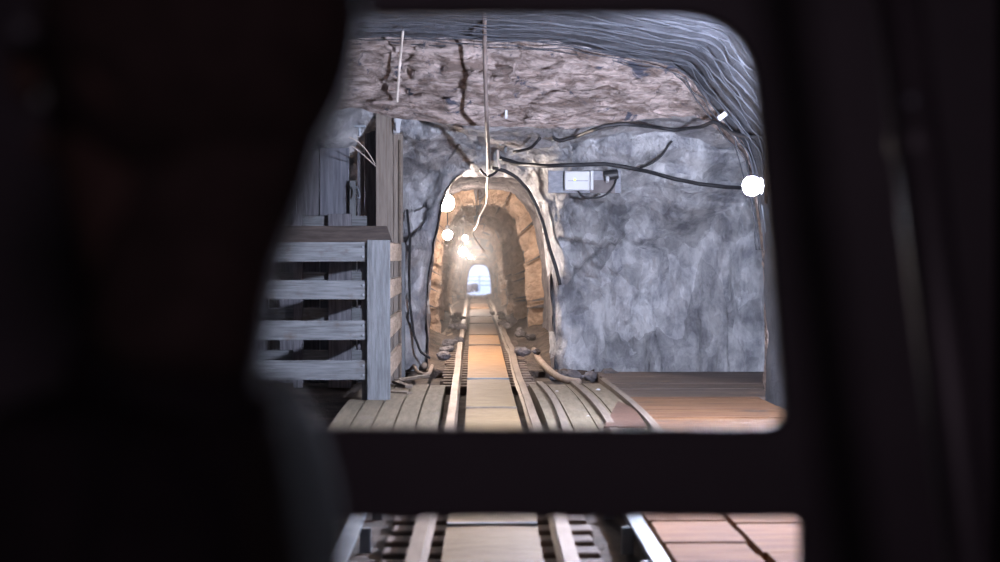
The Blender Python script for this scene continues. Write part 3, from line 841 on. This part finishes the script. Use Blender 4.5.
for k, (px, py) in enumerate(((572, 377), (562, 380), (592, 373), (608, 372), (555, 379))):
    p = P(px, py, 14.5); p.z = -.06
    rock(p, (.09, .08, .07, .1, .06)[k], 'small dark rock at the foot of the grey rock face beside the deck end', 'rocks at the foot of the grey face')
# low boards at the left of the tunnel foot
for k, (px, py, L, a) in enumerate(((402, 384, .5, .3), (412, 378, .55, -.5), (392, 392, .4, .9))):
    p = hitz(px, py, .12); m = MB(); m.obox(p, .07, L, .025, Matrix.Rotation(a, 3, 'Z'))
    tag(m.build('loose_board', M['batten'], bevel=.003), ('short pale board lying across the deck behind the fence return', 'pale board end lying nearest the tunnel on the left deck', 'short board lying right at the foot of the fence corner')[k], 'board')

# haze in the tunnel
m = MB(); rows = []
for d in (16, 20, 25, 32, 40, 50):
    rows.append([tpt(d, i / 16, -.02) for i in range(17)])
m.grid(rows)
for r in (rows[0], rows[-1]): m.add(r, [tuple(range(17))])
for a, b in zip(rows, rows[1:]): m.add([a[0], b[0], b[-1], a[-1]], [(0, 1, 2, 3)])
bmz = m
hm = bpy.data.materials.new('tunnel_haze'); hm.use_nodes = True
nt = hm.node_tree; nt.nodes.remove(nt.nodes['Principled BSDF'])
vs = nt.nodes.new('ShaderNodeVolumeScatter'); vs.inputs['Color'].default_value = (.95, .93, .92, 1); vs.inputs['Density'].default_value = .022; vs.inputs['Anisotropy'].default_value = .55
nt.links.new(vs.outputs[0], nt.nodes['Material Output'].inputs['Volume'])
hz = m.build('haze', hm)
bm = bmesh.new(); bm.from_mesh(hz.data); bmesh.ops.remove_doubles(bm, verts=bm.verts, dist=.001); bmesh.ops.recalc_face_normals(bm, faces=bm.faces); bm.to_mesh(hz.data); bm.free()
tag(hz, 'pale dusty haze glowing around the lamps inside the tunnel', 'haze', kind='stuff')

# ------------------------------------------------------------------ outside the portal
rows = []
for i in range(30):
    y = lerp(100.9, 190, i / 29)
    rows.append([Vector((lerp(-40, 40, j / 29), y, -1.72 + .0 * y + fbm((j, i, 0), .3, 30) * .1 + (sstep(130, 190, y) * 3.2))) for j in range(30)])
m = MB(); m.grid(rows); tag(m.build('ground_outside', M['snow'], smooth=True), kind='structure')
t = thing('yard_fence', P(478, 293, 112), 'pale rail fence in the bright daylight beyond the tunnel', 'fence')
fz = -1.72
for z in (fz + .45, fz + .8, fz + 1.15):
    m = MB(); m.box(-2.2, 3.2, 112, 112.05, z, z + .1); m.build('rail', M['hill'], t)
for x in (-2, -.7, .6, 1.9, 3.1):
    m = MB(); m.box(x - .06, x + .06, 112.05, 112.15, fz - .05, fz + 1.35); m.build('post', M['hill'], t)
m = MB(); c = P(473, 288, 108); 
for k in range(9):
    q = Vector((c.x + random.uniform(-.3, .3), 108 + random.uniform(-.2, .2), random.uniform(fz + .15, fz + .95)))
    m.sphere(q, random.uniform(.14, .24), 8, 6)
m.tube([(c.x, 108, fz - .05), (c.x, 108, fz + .5)], .06, 8, smooth=0)
tag(m.build('shrub', M['bush']), 'dark bluish shrub in the daylight just outside the tunnel', 'shrub')
sun_d = bpy.data.lights.new('sun', 'SUN'); sun_d.energy = 1.2; sun_d.color = (1, .97, .93); sun_d.angle = .02
sun = bpy.data.objects.new('sun', sun_d); COL.objects.link(sun); sun.rotation_euler = (math.radians(-35), math.radians(25), 0); sun.location = (0, 130, 30)

# ------------------------------------------------------------------ carriage
CD = 1.8
car = thing('train_carriage', (.05, .6, .12), 'unlit black mine carriage around the viewer, front panel with rounded window', 'train')
def pw(px, py): 
    q = P(px, py, CD); return (q.x, q.z)
def rounded(pts):                                # [(px,py,r)]
    n = len(pts); out = []
    for i in range(n):
        p = Vector(pts[i][:2]); a = Vector(pts[i - 1][:2]); b = Vector(pts[(i + 1) % n][:2]); r = pts[i][2]
        if r == 0: out.append(tuple(p)); continue
        da = (a - p).normalized(); db = (b - p).normalized()
        p0 = p + da * r; p1 = p + db * r
        for k in range(9):
            t = k / 8; out.append(tuple((1 - t) ** 2 * p0 + 2 * t * (1 - t) * p + t * t * p1))
    return out
win = rounded([(215, 12, 60), (752, 12, 78), (789, 430, 26), (215, 430, 26)])
slot = rounded([(325, 514, 10), (803, 514, 14), (806, 720, 30), (325, 720, 30)])
cu = bpy.data.curves.new('front_panel', 'CURVE'); cu.dimensions = '2D'; cu.fill_mode = 'BOTH'; cu.extrude = .012; cu.bevel_depth = .004; cu.bevel_resolution = 1
def spl(pts):
    s = cu.splines.new('POLY'); s.points.add(len(pts) - 1)
    for i, (x, z) in enumerate(pts): s.points[i].co = (x, z, 0, 1)
    s.use_cyclic_u = True
spl([(-.78, .12), (.68, .12), (.68, 1.73), (-.78, 1.73)])
spl([pw(*p) for p in win]); spl([pw(*p) for p in slot])
tmp = bpy.data.objects.new('tmp_panel', cu); COL.objects.link(tmp)
dg = bpy.context.evaluated_depsgraph_get(); dg.update()
me = bpy.data.meshes.new_from_object(tmp.evaluated_get(dg)); bpy.data.objects.remove(tmp)
me.transform(Matrix.Translation((0, CD, 0)) @ Matrix.Rotation(math.pi / 2, 4, 'X')); me.transform(Matrix.Translation(-Vector(car.location)))
me.materials.clear(); me.materials.append(M['cab'])
o = bpy.data.objects.new('front_panel', me); COL.objects.link(o); o.parent = car
m = MB(); m.box(-.80, -.77, -1.0, CD + .02, .12, 1.74); m.build('side_wall', M['cab'], car, bevel=.004)
m = MB(); m.box(.67, .70, -1.0, CD + .02, .12, 1.74); m.build('side_wall', M['cab'], car, bevel=.004)
m = MB(); m.box(-.80, .7, -1.0, CD + .02, 1.72, 1.75); m.build('roof', M['cab'], car, bevel=.004)
m = MB(); m.box(-.80, .7, -1.0, CD + .02, .12, .15); m.build('floor_pan', M['cab'], car, bevel=.004)
m = MB(); m.box(-.80, .7, -1.02, -.99, .12, 1.74); m.build('rear_panel', M['cab'], car, bevel=.004)
m = MB(); m.box(-.42, .0, .55, 1.25, .50, .55); m.build('bench_seat', M['cab'], car, bevel=.01)
m = MB(); m.box(-.38, -.04, .6, 1.2, .15, .5); m.build('bench_base', M['cab'], car, bevel=.01)
a = P(892, -60, 1.25); b = P(940, 330, 1.25)
top = a + (a - b).normalized() * .3; top = a + (a - b) * ((1.72 - a.z) / (a - b).z)
bot = b + (b - a) * ((.15 - b.z) / (b - a).z)
m = MB(); m.tube([top, bot], .021, 18, smooth=0); gp = m.build('grab_pole', M['pole'], car, smooth=True, label='dull black grab pole with faint reflection')
c = P(914, 143, 1.25); ax = (top - bot).normalized()
m = MB(); m.tube([c - ax * .008, c + ax * .008], .0225, 18, smooth=0); m.build('pole_collar', M['pole'], gp, bevel=.001)
m = MB(); m.sphere(P(911, 101, 1.228), .004, 10, 8); m.build('glint', M['galv'], gp, smooth=True, label='small bead added as pole glint')  # bead added to give the pole its bright point
# ------------------------------------------------------------------ passenger seen against the window
PX, PY = -.20, .9
per = thing('person', (PX, PY, .15), 'person with dark hair and jacket seated at the left, blurred silhouette against the window', 'person')
def skin_obj(name, nodes, edges, material, parent, root=0, sub=2):
    off = wl(parent)
    me = bpy.data.meshes.new(name); me.from_pydata([tuple(Vector(n[0]) - off) for n in nodes], edges, [])
    o = bpy.data.objects.new(name, me); COL.objects.link(o); o.parent = parent
    sm = o.modifiers.new('skin', 'SKIN'); sm.use_smooth_shade = True
    if not me.skin_vertices: me.attributes.new('skin', 'FLOAT', 'POINT')
    sv = me.skin_vertices[0].data
    for i, n in enumerate(nodes):
        r = n[1]; sv[i].radius = r if isinstance(r, tuple) else (r, r); sv[i].use_root = (i == root)
    ss = o.modifiers.new('sub', 'SUBSURF'); ss.levels = sub; ss.render_levels = sub
    me.materials.append(material)
    return o

Fv = Vector((-.97, .24, 0)).normalized(); Sv = Vector((-Fv.y, Fv.x, 0)); B0 = Vector((PX, PY, 0))
def bpnt(f, s_, z): return B0 + Fv * f + Sv * s_ + Vector((0, 0, z))
nd = []; ed = []
def node(f, s_, z, r, par=None):
    nd.append((bpnt(f, s_, z), r)); k = len(nd) - 1
    if par is not None: ed.append((par, k))
    return k
pel = node(-.01, 0, .66, .085)
bel = node(.015, 0, .82, .08, pel)
che = node(.015, 0, .98, .075, bel)
nb = node(-.005, 0, 1.11, .052, che)
nk = node(-.012, 0, 1.165, .052, nb)
jw = node(.0, 0, 1.235, .062, nk)
md = node(.0, 0, 1.325, .088, jw)
cr = node(-.017, 0, 1.405, .070, md)
for sd in (-1, 1):
    sh = node(0, sd * .15, 1.055, .042, che)
    el = node(.02, sd * .20, .83, .036, sh)
    wr = node(.22, sd * .13, .745, .028, el)
    pa = node(.30, sd * .11, .735, (.034, .022), wr)
    for q, (ds_, ln) in enumerate(((-.030, .030), (-.010, .038), (.010, .040), (.029, .034))):
        a_ = node(.335, sd * .11 + ds_ * .9, .738, .0095, pa)
        b_ = node(.335 + ln, sd * .11 + ds_, .730, .0085, a_)
        c_ = node(.350 + ln * 1.5, sd * .11 + ds_, .708, .0075, b_)
    th = node(.30, sd * .11 - sd * .042, .728, .011, pa); th2 = node(.33, sd * .11 - sd * .058, .716, .009, th)
    hp = node(.02, sd * .085, .64, .07, pel)
    kn = node(.36, sd * .10, .65, .058, hp)
    an = node(.35, sd * .10, .25, .038, kn)
    ft = node(.46, sd * .11, .195, .034, an)
body = skin_obj('body', nd, ed, M['skin'], per)
# head details
m = MB()
c = bpnt(-.002, 0, 1.325)
m.tube([c + Fv * .078 + Vector((0, 0, .035)), c + Fv * .098 + Vector((0, 0, -.002)), c + Fv * .086 + Vector((0, 0, -.016))], [.008, .015], 8, smooth=2)
m.build('nose', M['skin'], per, smooth=True)
for sd in (-1, 1):
    m = MB(); m.sphere(c - Fv * .01 + Sv * sd * .084 + Vector((0, 0, -.01)), .03, 10, 8, (.7, .3, 1)); m.build('ear', M['skin'], per, smooth=True)
    m = MB(); m.sphere(c + Fv * .078 + Sv * sd * .032 + Vector((0, 0, .015)), .012, 10, 8); m.build('eye', M['black'], per, smooth=True)
m = MB(); m.tube([c + Fv * .072 + Sv * -.024 + Vector((0, 0, -.055)), c + Fv * .082 + Vector((0, 0, -.056)), c + Fv * .072 + Sv * .024 + Vector((0, 0, -.055))], .006, 6); m.build('mouth', M['skin'], per, smooth=True)
m = MB(); m.sphere(c + Vector((0, 0, .02)) - Fv * .024, .107, 24, 16, (1, .95, 1.1))
for i, v in enumerate(m.v):
    dv = v - c
    if dv.dot(Fv) > .045 and dv.z < .06: m.v[i] = v - Fv * (dv.dot(Fv) - .045) * 1.1
    m.v[i] = m.v[i] + (m.v[i] - c).normalized() * .006 * noise.noise(v * 60)
hr = m.build('hair', M['hair'], per, smooth=True)
m = MB(); m.tube([c - Fv * .050 + Vector((0, 0, .03)), c - Fv * .040 + Vector((0, 0, -.05)), c - Fv * .020 + Vector((0, 0, -.115)), c - Fv * .007 + Vector((0, 0, -.195))], [.072, .056], 16, smooth=3)
m.build('nape_hair', M['hair'], hr, smooth=True)
# jacket and trousers over the body
jn = []; je = []
def jnode(f, s_, z, r, par=None):
    jn.append((bpnt(f, s_, z), r)); k = len(jn) - 1
    if par is not None: je.append((par, k))
    return k
a0 = jnode(.01, 0, .70, .12); a1 = jnode(.015, 0, .83, .12, a0); a2 = jnode(.015, 0, .98, .118, a1); a3 = jnode(-.004, 0, 1.095, .085, a2); a4 = jnode(-.014, 0, 1.145, .070, a3)
for sd in (-1, 1):
    b0 = jnode(.0, sd * .155, 1.06, .07, a2); b1 = jnode(.02, sd * .20, .83, .056, b0); b2 = jnode(.20, sd * .137, .75, .042, b1)
skin_obj('jacket', jn, je, M['cloth'], per)
jn = []; je = []
a0 = jnode(-.01, 0, .66, .12)
for sd in (-1, 1):
    b0 = jnode(.03, sd * .085, .645, .095, a0); b1 = jnode(.365, sd * .10, .655, .07, b0); b2 = jnode(.355, sd * .10, .28, .052, b1)
skin_obj('trousers', jn, je, M['cloth'], per)
for sd in (-1, 1):
    m = MB(); q = bpnt(.41, sd * .11, .195); m.sphere(q, .05, 14, 8, (1.0, 1.0, .85))
    for i, v in enumerate(m.v):
        dv = v - q; m.v[i] = q + Fv * dv.dot(Fv) * 2.5 + Sv * dv.dot(Sv) * .95 + Vector((0, 0, max(dv.z, -.042)))
    m.build('shoe', M['black'], per, smooth=True)

# dim fill light added behind the viewer to lift the dark interior
l = bpy.data.lights.new('cab_fill_light', 'AREA'); l.energy = 8; l.size = .25; l.color = (1, .74, .95)
lo_ = bpy.data.objects.new('cab_fill_light', l); COL.objects.link(lo_); lo_.location = (.25, -.85, 1.62); lo_.rotation_euler = (math.radians(65), 0, 0)

# ------------------------------------------------------------------ world and colour management
w = bpy.data.worlds.new('world'); S.world = w; w.use_nodes = True
bg = w.node_tree.nodes['Background']; bg.inputs['Color'].default_value = (.42, .60, 1, 1); bg.inputs['Strength'].default_value = 3.2
S.view_settings.view_transform = 'Standard'; S.view_settings.look = 'None'
S.view_settings.exposure = 0; S.view_settings.gamma = 1; S.view_settings.use_curve_mapping = False
S.cycles.use_denoising = True
S.cycles.max_bounces = 6; S.cycles.diffuse_bounces = 4; S.cycles.volume_bounces = 1
S.cycles.sample_clamp_indirect = 4
